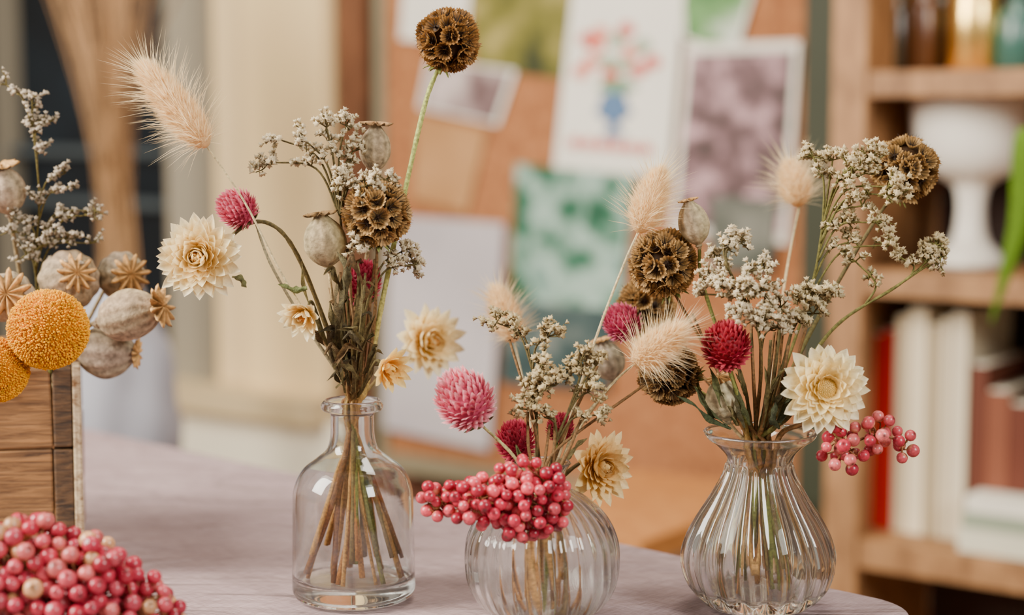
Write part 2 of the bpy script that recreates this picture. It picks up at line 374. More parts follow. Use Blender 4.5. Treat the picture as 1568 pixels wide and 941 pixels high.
def berries(name,blobs,r_px,y0,root=None,n=400,cols=((194,42,68),(218,78,92),(164,26,52)),shell=.5,md=1.72):
    mb=MB(); pts=[]; r=px(r_px,y0)
    tries=0
    wts=np.cumsum([bb[3]*bb[4] for bb in blobs])/sum(bb[3]*bb[4] for bb in blobs)
    while len(pts)<n and tries<n*60:
        tries+=1
        b=blobs[min(len(blobs)-1,int(np.searchsorted(wts,rng.random())))]
        d=nrm(rng.normal(size=3)); rad=rng.uniform(shell,1)
        p=at(b[0],b[1],b[2])+d*rad*np.array([px(b[3],b[2]),px(b[5],b[2]),px(b[4],b[2])])
        if p[2]<TZ+r: continue
        if all(np.linalg.norm(p-q_)>md*r for q_ in pts): pts.append(p)
    hubs=[at(b[0],b[1],b[2]) for b in blobs]
    S,Fs=sphere(1,18,12); zc=S[:,2]
    for p in pts:
        h=hubs[int(np.argmin([np.linalg.norm(p-h_) for h_ in hubs]))]
        d=nrm(p-h); M=frame(nrm(d+rng.normal(0,.35,3)))
        cc=c(*cols[rng.integers(len(cols))])*rng.uniform(.75,1.15)
        rr=r*rng.uniform(.82,1.1); V=S*rr*np.array([1,1,.97])
        col=np.tile(cc,(len(S),1)); col[zc>.95]=col[zc>.95]*.6; col[zc>.99]=c(70,36,30); V[zc>.99]*=.9
        col[zc<-.8]=cc*.5+c(220,170,120)*.5
        mb.add(V@M.T+p,Fs,col,0)
        hh=h+(p-h)*.2+rng.normal(0,r*.4,3)
        tube(mb,crv([hh,(hh+p)/2+rng.normal(0,r*.3,3),p-d*rr*.9],3),.0005,.0004,c(150,95,60),1,4)
    for a,b in zip(hubs[:-1],hubs[1:]): tube(mb,crv([a,(a+b)/2+rng.normal(0,.002,3),b],4),.0009,.0007,c(140,95,60),1,5)
    if root: 
        R_=[p if isinstance(p,np.ndarray) else at(*p) for p in root]; tube(mb,crv(R_,7),.0018,.0012,c(140,100,60),1,6)
    return mb.build(name,[M_BERRY,M_STEM])
def billy(u,v,y,R,stem_to=None):
    mb=MB(); o=at(u,v,y); R=px(R,y); S,Fs=sphere(R*.95,24,16); mb.add(S+o,Fs,c(190,112,0),0)
    s,fs=sphere(1,6,4)
    for p in fib(3000):
        p=nrm(p+rng.normal(0,.016,3)); cc=c(238,168,0)*rng.uniform(.7,1.25); k=R*.027*rng.uniform(.8,1.35)
        M=frame(p); mb.add((s*k*np.array([1,1,1.6]))@M.T+o+p*R*.955*rng.uniform(.98,1.025),fs,cc,0)
    if stem_to: tube(mb,crv([o,(o+at(*stem_to))/2+np.array([.004,0,0]),at(*stem_to)],5),.0012,.0012,GREEN,1)
    return mb.build('billy_button_flower',[M_BILLY,M_STEM])
def leaves(name,vs,items,stems=()):
    mb=MB()
    for (pts,w,col) in items:
        P=crv([at(*p) for p in pts],6); n=len(P); T=np.gradient(P,axis=0); V=[]; tw=rng.uniform(-1,1); ph=rng.uniform(0,3)
        for i in range(n):
            t=i/(n-1); tt=nrm(T[i]); x=nrm(np.cross(np.array([0,1.,.1]),tt)); yv=np.cross(tt,x); a=ph+tw*3.2*t
            s=x*cos(a)+yv*sin(a); nn=-x*sin(a)+yv*cos(a); ww=px(w,1)*(sin(pi*min(1,t*.9+.1))**.7)*.5*(1+.15*sin(17*t+ph))+.0001
            for q_ in (-1,-.5,0,.5,1): V.append(P[i]+s*ww*q_*(1-.25*abs(sin(7*t+ph)))+nn*ww*.8*q_*q_+nn*ww*.3*sin(14*t+q_*3))
        mb.add(V,grid_faces(n,5),c(*col)*rng.uniform(.7,1.15),0)
    for pts in stems: stem(mb,vs,pts,.0011,DARK if rng.random()<.4 else BROWN)
    return mb.build(name,[M_LEAF,M_STEM])
CAMD=lambda x,z:(x,-1,z)
# ===== bottle bouquet
bunny((210,92),(324,232),.985,32,V1,[(545,600,1.0),(500,530,.99),(432,420,.985),(375,310,.985)],n=4600,long=1.0)
statice(V1,[(541,600,1.0),(535,500,1.0),(527,400,.995),(520,320,.995)],
  [(412,248,1.0,26,6),(425,212,1.0,22,4),(468,215,.99,26,6),(500,195,.99,26,6),(530,192,1.0,26,6),(540,232,1.0,30,6),(520,280,.985,28,7),(560,285,.975,30,8),(590,275,.985,22,5),(550,378,.98,26,6)],nf=7)
statice(V1,[(548,600,1.0),(556,500,.99),(568,440,.985)],[(615,385,.99,24,6),(635,405,.99,24,7)])
poppy(574,228,1.01,23,38,(0.05,0,1),V1,[(548,590,1.01),(556,450,1.01),(568,330,1.01)],col=(176,156,126),crown=.95,ccol=(170,130,84))
poppy(497,370,.985,32,43,(-.14,0,1),V1,[(532,590,1.0),(515,500,.99)],col=(170,152,116),crown=.7,ccol=(140,108,66))
scabiosa(577,327,.985,51,V1,[(556,590,1),(572,500,.99),(576,430,.985)],scol=BROWN)
scabiosa(686,62,1.0,47,V1,[(560,595,1.0),(578,500,1.0),(600,390,1.0),(625,270,1.0),(652,155,1.0)],axis=(.35,0,1),col=(160,114,60),sr=.0018,scol=c(170,178,98))
amaranth(364,320,1.0,31,(-.7,-.3,.5),1.05,(206,76,106),(234,150,166),V1,[(530,590,1),(470,500,1),(415,405,1.0)],scol=c(150,140,110))
amaranth(556,434,1.01,28,(0.3,-.2,1),1.4,(186,40,74),(220,94,124),V1,[(552,590,1.01),(550,510,1.01)])
strawflower(306,394,.99,70,CAMD(-.1,.12),4,True,V1,[(528,590,1),(500,500,1.0),(455,390,1.0),(418,345,1.0),(375,345,1.0)],n0=21,nr=8,cen=(190,120,44))
strawflower(466,480,.98,46,(-.35,-1,-.45),30,True,V1,[(530,595,1),(505,540,1.0)],n0=12,nr=5,cen=(222,140,50))
strawflower(592,562,.965,46,(.6,-.8,-.15),38,True,V1,[(552,600,.995)],n0=12,nr=5,outer=(255,236,164),inner=(252,202,80),cen=(224,160,40))
strawflower(655,522,1.09,62,(.55,-.85,.1),12,True,V1,[(560,600,1.01)],n0=16,nr=6)
LI=[
 ([(530,600,.99),(520,540,.98),(512,490,.98),(505,460,.98)],13,(100,88,54)),([(536,590,.99),(524,510,.975),(528,440,.975),(540,400,.98)],14,(86,76,48)),
 ([(542,600,.99),(545,520,.975),(552,450,.97),(548,400,.975)],12,(112,98,60)),([(525,580,.99),(505,540,.985),(500,500,.98)],12,(90,78,50)),
 ([(520,560,.99),(490,500,.985),(470,450,.985),(462,400,.985)],9,(118,106,64)),([(545,580,.985),(560,520,.98),(575,480,.98)],11,(100,84,50)),
 ([(470,440,.98),(450,445,.98),(425,435,.98)],11,(112,120,70)),([(535,520,.975),(512,470,.97),(518,420,.97)],12,(80,68,42)),([(355,425,1.0),(370,430,1.0),(378,440,1.0)],12,(110,110,70)),
 ([(528,460,.975),(530,420,.97),(516,385,.975)],14,(92,84,56))]
for k in range(32):
    u0=rng.uniform(510,564); v0=rng.uniform(410,595); y0=rng.uniform(.965,1.01); sd=rng.choice([-1,1]); l=rng.uniform(25,60)
    LI.append(([(u0,v0,y0),(u0+sd*rng.uniform(5,20),v0-l*.5,y0-.005),(u0+sd*rng.uniform(8,34),v0-l*.8,y0-.005),(u0+sd*rng.uniform(14,46),v0-l*rng.uniform(.3,.9),y0-.005)],rng.uniform(6,12),[(96,84,50),(72,62,40),(112,100,62),(106,82,50)][k%4]))
SX=[[(538,600,1),(530,500,1),(520,420,1)],[(545,600,1),(552,500,1),(548,400,1)],[(536,600,1),(505,520,1),(470,420,1)],[(548,600,1),(556,520,1),(560,450,1)],[(540,600,1),(520,520,.99),(505,440,.99)],[(550,600,1),(545,520,.98),(535,440,.98)]]
for k in range(9):
    u0=rng.uniform(530,556); u1=u0+rng.uniform(-34,24); SX.append([(u0,600,rng.uniform(.99,1.01)),((u0+u1)/2+rng.uniform(-5,5),510,rng.uniform(.98,1.0)),(u1,rng.uniform(380,460),rng.uniform(.975,1.0))])
leaves('dried_leaf_bunch',V1,LI,stems=SX)
# ===== globe vase bouquet
amaranth(712,612,.955,46,(-.45,-.25,.75),1.12,(214,88,120),(250,192,196),V2,[(815,735,.955),(780,690,.95)],scol=c(176,166,110),nb=270)
amaranth(790,676,.985,31,(-.1,-.2,1),1.1,(176,34,66),(214,86,110),V2,[(822,735,.97)])
amaranth(858,655,.99,22,(.2,-.2,1),1.1,(150,34,54),(190,74,94),V2,[(845,735,.97)])
bunny((756,436),(790,528),1.07,27,V2,[(826,735,.97),(812,650,1.02),(800,580,1.06)],n=2200,long=.8)
statice(V2,[(824,738,.955),(822,670,.96),(820,610,.965),(815,560,.97)],
  [(760,493,.98,26,6),(790,500,.98,22,5),(840,515,.965,30,7),(830,558,.96,30,7),(815,600,.96,26,6),(850,590,.955,30,7),(865,570,.96,24,6)],cr=(218,196,148))
statice(V2,[(838,738,.955),(850,680,.955),(870,630,.955)],[(890,552,.955,30,7),(912,560,.955,22,5),(900,600,.955,30,7),(912,635,.955,24,5),(800,625,.955,22,5),(820,635,.955,20,5)],cr=(218,196,148))
bunny((1050,500),(966,560),.965,30,V2,[(850,735,.96),(880,660,.96),(935,590,.965)],n=4000,long=.9,y2=.95)
bunny((1014,256),(975,362),.99,28,V2,[(845,735,.97),(870,650,.98),(915,510,.985),(955,405,.99)],n=3800,long=.95)
strawflower(915,714,.985,64,(.6,-.85,.05),12,True,V2,[(850,738,.97)],n0=17,nr=7,outer=(250,228,172),inner=(236,188,98),cen=(190,130,60))
poppy(930,552,1.06,26,34,(-.3,0,1),V2,[(846,735,.97),(890,650,1.02)],col=(190,176,150))
leaves('dried_grass_stems',V2,[([(860,720,.97),(880,690,.97),(900,670,.97)],12,(130,120,80)),([(812,720,.96),(800,700,.95),(790,680,.95)],10,(120,130,80))],
 stems=[[(838,738,.95),(850,690,.95),(985,590,.98)],[(830,738,.95),(835,700,.95),(842,650,.96)],[(826,738,.95),(810,690,.95),(808,630,.96)],[(842,738,.95),(870,690,.95),(890,640,.96)],[(842,738,.95),(848,690,.95),(850,640,.96)],[(834,738,.96),(870,650,.96),(915,560,.97)],[(828,738,.96),(818,650,.96),(780,520,.98)]])
berries('pink_pepperberry_cluster',[(805,765,.925,72,62,45),(738,768,.92,52,40,35),(845,745,.925,25,30,30),(680,765,.925,38,30,28),(655,770,.925,15,24,15)],9.8,.92,
  root=[np.array([V2.x,V2.y,V2.bz]),np.array([V2.x,V2.y,V2.nz]),np.array([V2.x-.002,V2.y-.01,V2.nz+.012]),(805,745,.93)],n=205,shell=.35,md=1.8)
# ===== bulb vase bouquet
scabiosa(1015,404,1.0,50,V3,[(1130,640,.98),(1095,560,.99),(1050,480,.995)],scol=BROWN,axis=(-.4,0,1))
scabiosa(990,468,1.06,44,V3,[(1130,640,.99),(1060,560,1.03)],scol=BROWN)
scabiosa(1025,572,.99,46,V3,[(1135,650,.98),(1080,610,.985)],scol=DARK,axis=(-1,0,.2),col=(150,116,70))
amaranth(953,494,1.02,30,(-.5,-.2,.8),1.0,(196,54,100),(232,134,160),V3,[(1130,640,.99),(1060,590,1.0),(990,530,1.02)])
amaranth(1112,530,.96,38,(-.1,-.5,.8),1.05,(164,24,48),(214,88,104),V3,[(1145,650,.98),(1128,600,.965)])
poppy(1062,342,.995,23,37,(-.25,0,1),V3,[(1140,640,.98),(1110,540,.99),(1075,430,.995)],col=(186,168,134),crown=.6,scol=GREEN)
poppy(1108,612,.975,27,38,(-.25,-.3,1),V3,[(1140,672,.98)],col=(196,182,146))
statice(V3,[(1158,650,.98),(1165,570,.975),(1160,500,.97),(1130,440,.97),(1110,400,.97)],
 [(1118,368,.975,26,6),(1135,372,.975,20,5),(1095,395,.98,20,5),(1085,430,.97,26,6),(1110,440,.965,32,9),(1140,435,.96,32,9),(1165,445,.96,32,9),(1135,470,.955,30,8),(1170,490,.955,30,8),(1195,470,.965,28,7),(1190,500,.965,24,6),(1080,450,.97,20,5),(1165,410,.97,24,6)])
statice(V3,[(1170,650,.98),(1195,570,.98),(1215,500,.98),(1235,470,.98)],[(1225,450,.97,24,6),(1250,455,.97,24,7),(1270,450,.97,20,6),(1245,480,.97,22,6),(1220,490,.97,20,4)],cr=(230,210,164),cb=(110,106,50))
statice(V3,[(1172,648,.985),(1210,540,1.0),(1245,430,1.0),(1262,330,1.0)],[(1245,240,1.0,22,6),(1275,245,1.0,28,7),(1305,255,.99,30,8),(1330,240,.99,28,8),(1325,265,.99,26,7),(1360,285,.98,30,9),(1375,300,.98,24,7),(1320,315,.99,24,6),(1290,340,1.0,20,5),(1340,340,.99,24,6),(1300,370,1.0,20,5),(1355,375,1.0,20,5)],cr=(232,210,164),cb=(110,106,50),scol=c(106,100,48))
statice(V3,[(1180,650,.985),(1240,550,1.0),(1290,490,1.0),(1370,440,1.0),(1410,410,1.0)],[(1432,375,1.0,22,6),(1440,395,1.0,20,6),(1420,392,1.0,18,5),(1380,395,1.0,16,4),(1310,400,1.0,18,4)],cr=(226,204,158),cb=(110,106,50),scol=c(112,108,54))
bunny((1208,246),(1226,320),1.12,27,V3,[(1165,640,1.0),(1185,560,1.04),(1202,430,1.08)],n=2400,long=1.0)
scabiosa(1386,258,1.03,49,V3,[(1182,645,.99),(1225,540,1.01),(1290,420,1.02),(1345,330,1.03)],scol=DARK,axis=(.4,0,1),col=(176,138,84))
strawflower(1263,594,.955,72,(.12,-1,.12),3,False,V3,[(1185,655,.97),(1205,640,.97)],n0=20,nr=6,outer=(255,247,214),inner=(255,228,146),cen=(242,206,112))
LI=[([(1120,655,.97),(1090,640,.965),(1060,615,.96),(1035,605,.96)],11,(74,84,54)),([(1115,650,.97),(1085,625,.965),(1062,590,.965)],10,(80,86,56)),([(1130,650,.97),(1100,600,.965),(1085,560,.965)],12,(96,100,60)),
 ([(1190,655,.97),(1200,620,.965),(1215,600,.96)],14,(60,66,44)),([(1180,650,.97),(1200,600,.97),(1205,560,.975)],11,(70,72,46)),([(1150,650,.97),(1140,620,.965),(1120,580,.965)],11,(84,88,54)),([(1195,655,.96),(1185,640,.955),(1188,615,.955)],12,(70,76,50)),
 ([(1170,655,.965),(1178,600,.965),(1170,560,.97)],9,(120,110,70))]
for k in range(14):
    u0=rng.uniform(1125,1200); v0=rng.uniform(590,655); y0=rng.uniform(.955,.995); sd=-1 if u0<1160 else 1; l=rng.uniform(30,60)
    LI.append(([(u0,v0,y0),(u0+sd*8,v0-l*.5,y0-.003),(u0+sd*rng.uniform(14,30),v0-l,y0-.003)],rng.uniform(5,10),[(96,88,52),(76,70,44),(116,104,66)][k%3]))
SX=[[(1150,650,.98),(1140,590,.98),(1120,530,.98)],[(1172,650,.98),(1185,580,.98),(1195,500,.98)],[(1165,650,.98),(1175,590,.98),(1180,520,.98)],[(1145,650,.98),(1110,590,.98),(1060,480,1.0)],[(1178,650,.98),(1210,580,.99),(1235,500,.99)]]
for k in range(6):
    u0=rng.uniform(1135,1188); u1=1160+(u0-1160)*2.2+rng.uniform(-12,12); SX.append([(u0,650,rng.uniform(.97,.995)),((u0+u1)/2,580,rng.uniform(.965,1.0)),(u1,rng.uniform(480,530),rng.uniform(.965,1.0))])
leaves('dried_leaf_sprig',V3,LI,stems=SX)
berries('pink_pepperberry_sprig',[(1295,685,.96,44,40,30),(1340,668,.96,42,32,26),(1385,680,.96,18,30,15)],10,.96,
  root=[np.array([V3.x+.01,V3.y,V3.bz]),np.array([V3.x+.008,V3.y-.004,V3.nz]),(1225,650,.97),(1262,652,.965),(1295,680,.96)],n=44,shell=.3,md=2.0,cols=((206,80,90),(224,110,110),(190,50,70)))
# ===== left crate group
def crate():
    e=bpy.data.objects.new('wooden_crate',None); bpy.context.scene.collection.objects.link(e)
    y=1.04; R0=at(92,700,y); x1=R0[0]; top=zat(566,y); h=top-TZ; rot=radians(11)
    Wd=.30; D=.17; t=.010
    mw=wood('crate_wood',c(66,42,22),c(164,116,68),(5,5,70),.75,6,.8); me=wood('crate_wood_edge',c(120,84,48),c(226,206,168),(20,20,40),.7,6,.5)
    def plank(n,x0,x1_,y0,y1,z0,z1,m):
        mb=MB(); j=lambda:rng.uniform(-.0006,.0006)
        V=[(x,yy,z) for x in (x0,x1_) for yy in (y0,y1) for z in (z0,z1)]; V=np.array(V)+np.array([[j(),j(),j()] for _ in V])
        mb.add(V,[(0,1,3,2),(4,6,7,5),(0,4,5,1),(2,3,7,6),(0,2,6,4),(1,5,7,3)],W1,0)
        o=mb.build(n,[m],smooth=False,parent=e); bv=o.modifiers.new('b','BEVEL'); bv.width=.0012; bv.segments=2
    zz=[0,h-.102,h-.051,h]; mpost=wood('crate_post',c(38,26,15),c(104,74,44),(12,12,60),.7,6,.8)
    for i in range(3):
        plank(f'front_plank_{i}',-Wd,-.0025,0,t,zz[i]+.0004,zz[i+1]-.0008,mw)
        plank(f'back_plank_{i}',-Wd,-.0005,D-t,D,zz[i]+.0006,zz[i+1]-.0008,mw)
        plank(f'side_plank_{i}',-.001,.007,.0145,D-t-.0005,zz[i]+.0006,zz[i+1]-.0008,mw)
        plank(f'far_side_plank_{i}',-Wd,-Wd+t,t+.0005,D-t-.0005,zz[i]+.0006,zz[i+1]-.0008,mw)
        plank(f'corner_post_{i}',-.002,.0100,-.0015,.0135,zz[i]+.0004,zz[i+1]-.0006,mpost)
    plank('edge_strip',.0103,.0150,-.003,.0135,0,h+.001,me)
    plank('bottom',-Wd+t,-t,t,D-t,0,.008,mw)
    e.location=(x1-.002,y,TZ+.002); e.rotation_euler=(0,0,rot)
crate()
billy(74,504,1.0,61,(60,640,1.09)); billy(-6,566,1.0,50,(20,650,1.09))
def cp(*a,**k): return poppy(*a,**k)
cp(106,428,1.06,45,48,(.55,-1,.35),free=[(60,640,1.09),(90,520,1.09)],col=(170,148,120),crown=.56)
cp(186,422,1.08,36,44,(.6,-1,.15),free=[(60,640,1.09),(120,520,1.1)],col=(178,160,134),crown=.72)
cp(198,482,1.04,38,60,(1,-.35,.28),free=[(60,640,1.09),(100,530,1.07)],col=(180,158,128),crown=.74)
cp(162,538,1.06,40,50,(1,-.1,-.05),free=[(60,640,1.09),(90,570,1.07)],col=(172,154,130),crown=.5)
cp(15,455,1.04,38,40,(.15,-1,.25),free=[(50,640,1.09),(20,520,1.09)],col=(180,162,138),crown=.85)
cp(8,292,1.06,30,40,(-.1,-.2,1),free=[(60,640,1.09),(30,420,1.08)],col=(176,156,130),crown=.8)
statice(None,[(70,640,1.09),(60,500,1.08),(55,400,1.07),(60,300,1.06),(50,190,1.06)],[(50,150,1.06,24,4),(60,190,1.06,26,5),(45,185,1.06,22,4),(60,225,1.06,22,4),(105,285,1.06,20,4),(100,265,1.06,16,3),(10,130,1.06,22,4),(35,340,1.06,30,6),(60,310,1.06,26,5),(90,345,1.06,28,6),(130,330,1.06,26,5),(145,322,1.06,20,4),(65,375,1.06,30,6),(100,365,1.06,26,5),(40,390,1.06,26,5),(110,410,1.05,20,5),(25,355,1.06,26,5),(140,372,1.06,20,3)],
   cr=(216,200,176),cb=(96,84,40),scol=c(100,88,40),sr=.0009,nf=4,fs=.0026)
berries('pink_pepperberry_bunch',[(40,915,.86,120,126,90),(130,925,.86,90,108,90),(220,955,.86,62,80,60),(-60,930,.86,90,130,90)],13.5,.86,n=570,shell=.72,md=1.6,
  cols=((186,44,68),(200,74,88),(164,28,52),(176,40,66),(204,150,106),(204,98,98),(180,58,76)))

# ---------------- table
tcn=np.array([.245,.974]); e1=nrm([-.73,.683]); e2=np.array([e1[1],-e1[0]])*-1
if e2[1]>0: e2=-e2
def tp(a,b): return tcn+e1*a+e2*b
LA,LB=1.5,.95
def rr_outline(off=0.,rc=.04):
    pts=[]; 
    def arc(ca,cb_,a0):
        for k in range(11):
            a=radians(a0+9*k); pts.append((ca+(rc+off)*cos(a),cb_+(rc+off)*sin(a)))
    def line(p,q_,n):
        for k in range(1,n): pts.append((p[0]+(q_[0]-p[0])*k/n,p[1]+(q_[1]-p[1])*k/n))
    arc(rc,rc,180); line((rc,-off),(LA-rc,-off),110); arc(LA-rc,rc,270); line((LA+off,rc),(LA+off,LB-rc),70)
    arc(LA-rc,LB-rc,0); line((LA-rc,LB+off),(rc,LB+off),110); arc(rc,LB-rc,90); line((-off,LB-rc),(-off,rc),70)
    return np.array(pts)
ctr=np.array([LA/2,LB/2]); rings=[]
O0=rr_outline()
for s in list(np.linspace(.02,.96,26))+[.985]: P=ctr+(O0-ctr)*s; rings.append((P,np.zeros(len(P))))
na=len(O0); k=np.arange(na)
wav=np.sin(k*.42)+.6*np.sin(k*.19+1)
for off,dz in [(0,0),(.002,-.0006),(.0035,-.003),(.004,-.008)]: rings.append((rr_outline(off),np.full(na,dz)))
for i in range(1,9):
    f=i/8; O=rr_outline(.004+.012*f); nrmv=(O-ctr); nrmv/=np.linalg.norm(nrmv,axis=1)[:,None]
    rings.append((O+nrmv*(wav*.010*f)[:,None],np.full(na,-.008-.26*f)))
V=[]
for P,z in rings:
    for (a,b),zz in zip(P,z):
        w=tp(a,b); wr=0
        if zz==0: wr=.0005*(sin(a*31+b*17)+sin(b*43-a*11))
        V.append((w[0],w[1],TZ+zz+min(0,wr)))
mb=MB(); mb.add(V,grid_faces(len(rings),na,True),W1,0)
m,nt,b,out=newmat('linen_cloth'); L=nt.links.new
tc=N(nt,'ShaderNodeTexCoord')
mp=N(nt,'ShaderNodeMapping'); mp.inputs['Rotation'].default_value=(0,0,radians(43)); L(tc.outputs['Object'],mp.inputs[0])
def thread(sc):
    a=N(nt,'ShaderNodeMapping'); a.inputs['Scale'].default_value=sc; L(mp.outputs[0],a.inputs[0])
    n=N(nt,'ShaderNodeTexNoise',Scale=1.,Detail=2.); L(a.outputs[0],n.inputs['Vector']); return n
ta=thread((60,1100,1)); tb_=thread((1100,60,1))
ad=N(nt,'ShaderNodeMath',operation='ADD'); L(ta.outputs['Fac'],ad.inputs[0]);L(tb_.outputs['Fac'],ad.inputs[1])
n1=N(nt,'ShaderNodeTexNoise',Scale=6.,Detail=5.); L(tc.outputs['Object'],n1.inputs['Vector'])
ad2=N(nt,'ShaderNodeMath',operation='ADD'); L(ad.outputs[0],ad2.inputs[0]);L(n1.outputs['Fac'],ad2.inputs[1])
mr=N(nt,'ShaderNodeMapRange'); mr.inputs[1].default_value=1.1; mr.inputs[2].default_value=1.9; L(ad2.outputs[0],mr.inputs[0])
cr=N(nt,'ShaderNodeValToRGB'); cr.color_ramp.elements[0].color=(*c(126,104,106),1); cr.color_ramp.elements[1].color=(*c(170,148,150),1)
L(mr.outputs[0],cr.inputs[0]); L(cr.outputs[0],b.inputs['Base Color']); b.inputs['Roughness'].default_value=.9
bp=N(nt,'ShaderNodeBump',Strength=.5,Distance=.0008); L(ad.outputs[0],bp.inputs['Height'])
mp3=N(nt,'ShaderNodeMapping'); mp3.inputs['Rotation'].default_value=(0,0,radians(20)); mp3.inputs['Scale'].default_value=(1,3.2,1); L(tc.outputs['Object'],mp3.inputs[0])
n2=N(nt,'ShaderNodeTexNoise',Scale=8.,Detail=4.,Distortion=1.2); L(mp3.outputs[0],n2.inputs['Vector'])
bp2=N(nt,'ShaderNodeBump',Strength=1.,Distance=.02); L(n2.outputs['Fac'],bp2.inputs['Height']); L(bp.outputs[0],bp2.inputs['Normal']); L(bp2.outputs[0],b.inputs['Normal'])
mb.build('tablecloth',[m])
def boxf(mb,O,X,Y,x0,x1,y0,y1,z0,z1,col=W1,mat=0):
    V=[np.array([*(O+X*x+Y*y_),z]) for x in (x0,x1) for y_ in (y0,y1) for z in (z0,z1)]
    mb.add(V,[(0,1,3,2),(4,6,7,5),(0,4,5,1),(2,3,7,6),(0,2,6,4),(1,5,7,3)],col,mat)
mwood=wood('table_wood',c(120,80,45),c(180,130,80),(4,4,4))
mb=MB(); boxf(mb,tcn,e1,e2,.02,LA-.02,.02,LB-.02,TZ-.03,TZ-.003)
for a in (.05,LA-.11):
    for b_ in (.05,LB-.11): boxf(mb,tcn,e1,e2,a,a+.06,b_,b_+.06,.003,TZ-.03)
mb.build('wooden_table',[mwood],smooth=False)

# ---------------- room
P0=np.array([-.215,2.9,0]); dd=np.array([.809,-.588,0]); nn_=np.array([-.588,-.809,0])
def wp(u,v,off=0.):
    D=ray(u,v); s=(off+np.dot(P0-C0,nn_))/np.dot(D,nn_); P=C0+D*s
    return np.dot(P-P0,dd),P[2]
def WP(t,z,off): return P0+dd*t+nn_*off+np.array([0,0,z])
X2=dd[:2];Y2=nn_[:2];O2=P0[:2]
def wbox(mb,t0,t1,o0,o1,z0,z1,col=W1,mat=0): boxf(mb,O2,X2,Y2,t0,t1,o0,o1,z0,z1,col,mat)
mfloor=wood('floor_boards',c(96,66,42),c(150,108,70),(2,12,2))
mb=MB(); mb.add([(-4,-2.5,0),(4,-2.5,0),(4,6,0),(-4,6,0)],[(0,1,2,3)],W1); mb.build('floor',[mfloor],smooth=False)
m,nt,b,out=newmat('brick_wall'); L=nt.links.new
tc=N(nt,'ShaderNodeTexCoord'); mp=N(nt,'ShaderNodeMapping'); mp.inputs['Rotation'].default_value=(radians(90),0,0)
L(tc.outputs['Object'],mp.inputs[0]); bk=N(nt,'ShaderNodeTexBrick'); bk.inputs['Scale'].default_value=3.5
bk.inputs['Color1'].default_value=(*c(104,62,42),1);bk.inputs['Color2'].default_value=(*c(74,46,34),1);bk.inputs['Mortar'].default_value=(*c(110,90,70),1)
L(mp.outputs[0],bk.inputs['Vector']); L(bk.outputs[0],b.inputs['Base Color']); b.inputs['Roughness'].default_value=.9
mb=MB(); wbox(mb,-3.2,2.6,-.16,-.06,0,2.6); mb.build('wall_back',[m],smooth=False)
mdark=noise_mat('window_glass_dark',[c(6,14,22),c(20,32,42),c(78,98,104)],3.0,.4,3.,[.42,.64,.82])
tL=-2.2; t275=wp(275,300)[0]; t350=wp(350,300)[0]; t530=wp(528,300)[0]; zs=wp(300,575)[1]
mframe=attr_mat('window_frame_paint',.5,0,4,.95,1.03,0)
e=bpy.data.objects.new('window_1',None); bpy.context.scene.collection.objects.link(e)
mb=MB(); wbox(mb,tL,t275,-.055,-.04,zs,2.3); mb.build('pane',[mdark],False,e)
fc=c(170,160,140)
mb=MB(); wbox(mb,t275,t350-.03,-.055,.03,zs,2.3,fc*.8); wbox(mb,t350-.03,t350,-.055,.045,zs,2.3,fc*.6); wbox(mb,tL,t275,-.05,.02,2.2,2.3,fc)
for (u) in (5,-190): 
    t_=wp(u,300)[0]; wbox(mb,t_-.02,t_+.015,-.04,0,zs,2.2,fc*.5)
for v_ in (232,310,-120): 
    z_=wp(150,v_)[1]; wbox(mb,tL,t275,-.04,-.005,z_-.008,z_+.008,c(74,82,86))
mb.build('sash',[mframe],False,e)
mb=MB(); wbox(mb,tL,t530+.0,-.05,.10,zs-.045,zs,c(204,182,142)); mb.build('trim_1',[mframe],False)
mb=MB(); wbox(mb,tL,t530+.05,-.05,.05,0,zs-.046,c(250,242,218)); mb.build('wall_left',[mframe],False)
mb=MB(); wbox(mb,t350+.002,t350+.09,-.05,.035,zs+.001,2.4,c(232,204,156)); wbox(mb,t350+.0905,t530,-.05,.05,zs+.001,2.4,c(242,212,158)); mb.build('trim_3',[mframe],False)
t595=wp(592,300)[0]
mb=MB(); wbox(mb,t530+.012,t595-.02,-.05,.03,wp(560,690)[1],2.4,c(104,66,42)); mb.build('trim_2',[attr_mat('old_brown_wood',.7,0,9,.6,1.35,0)],False)
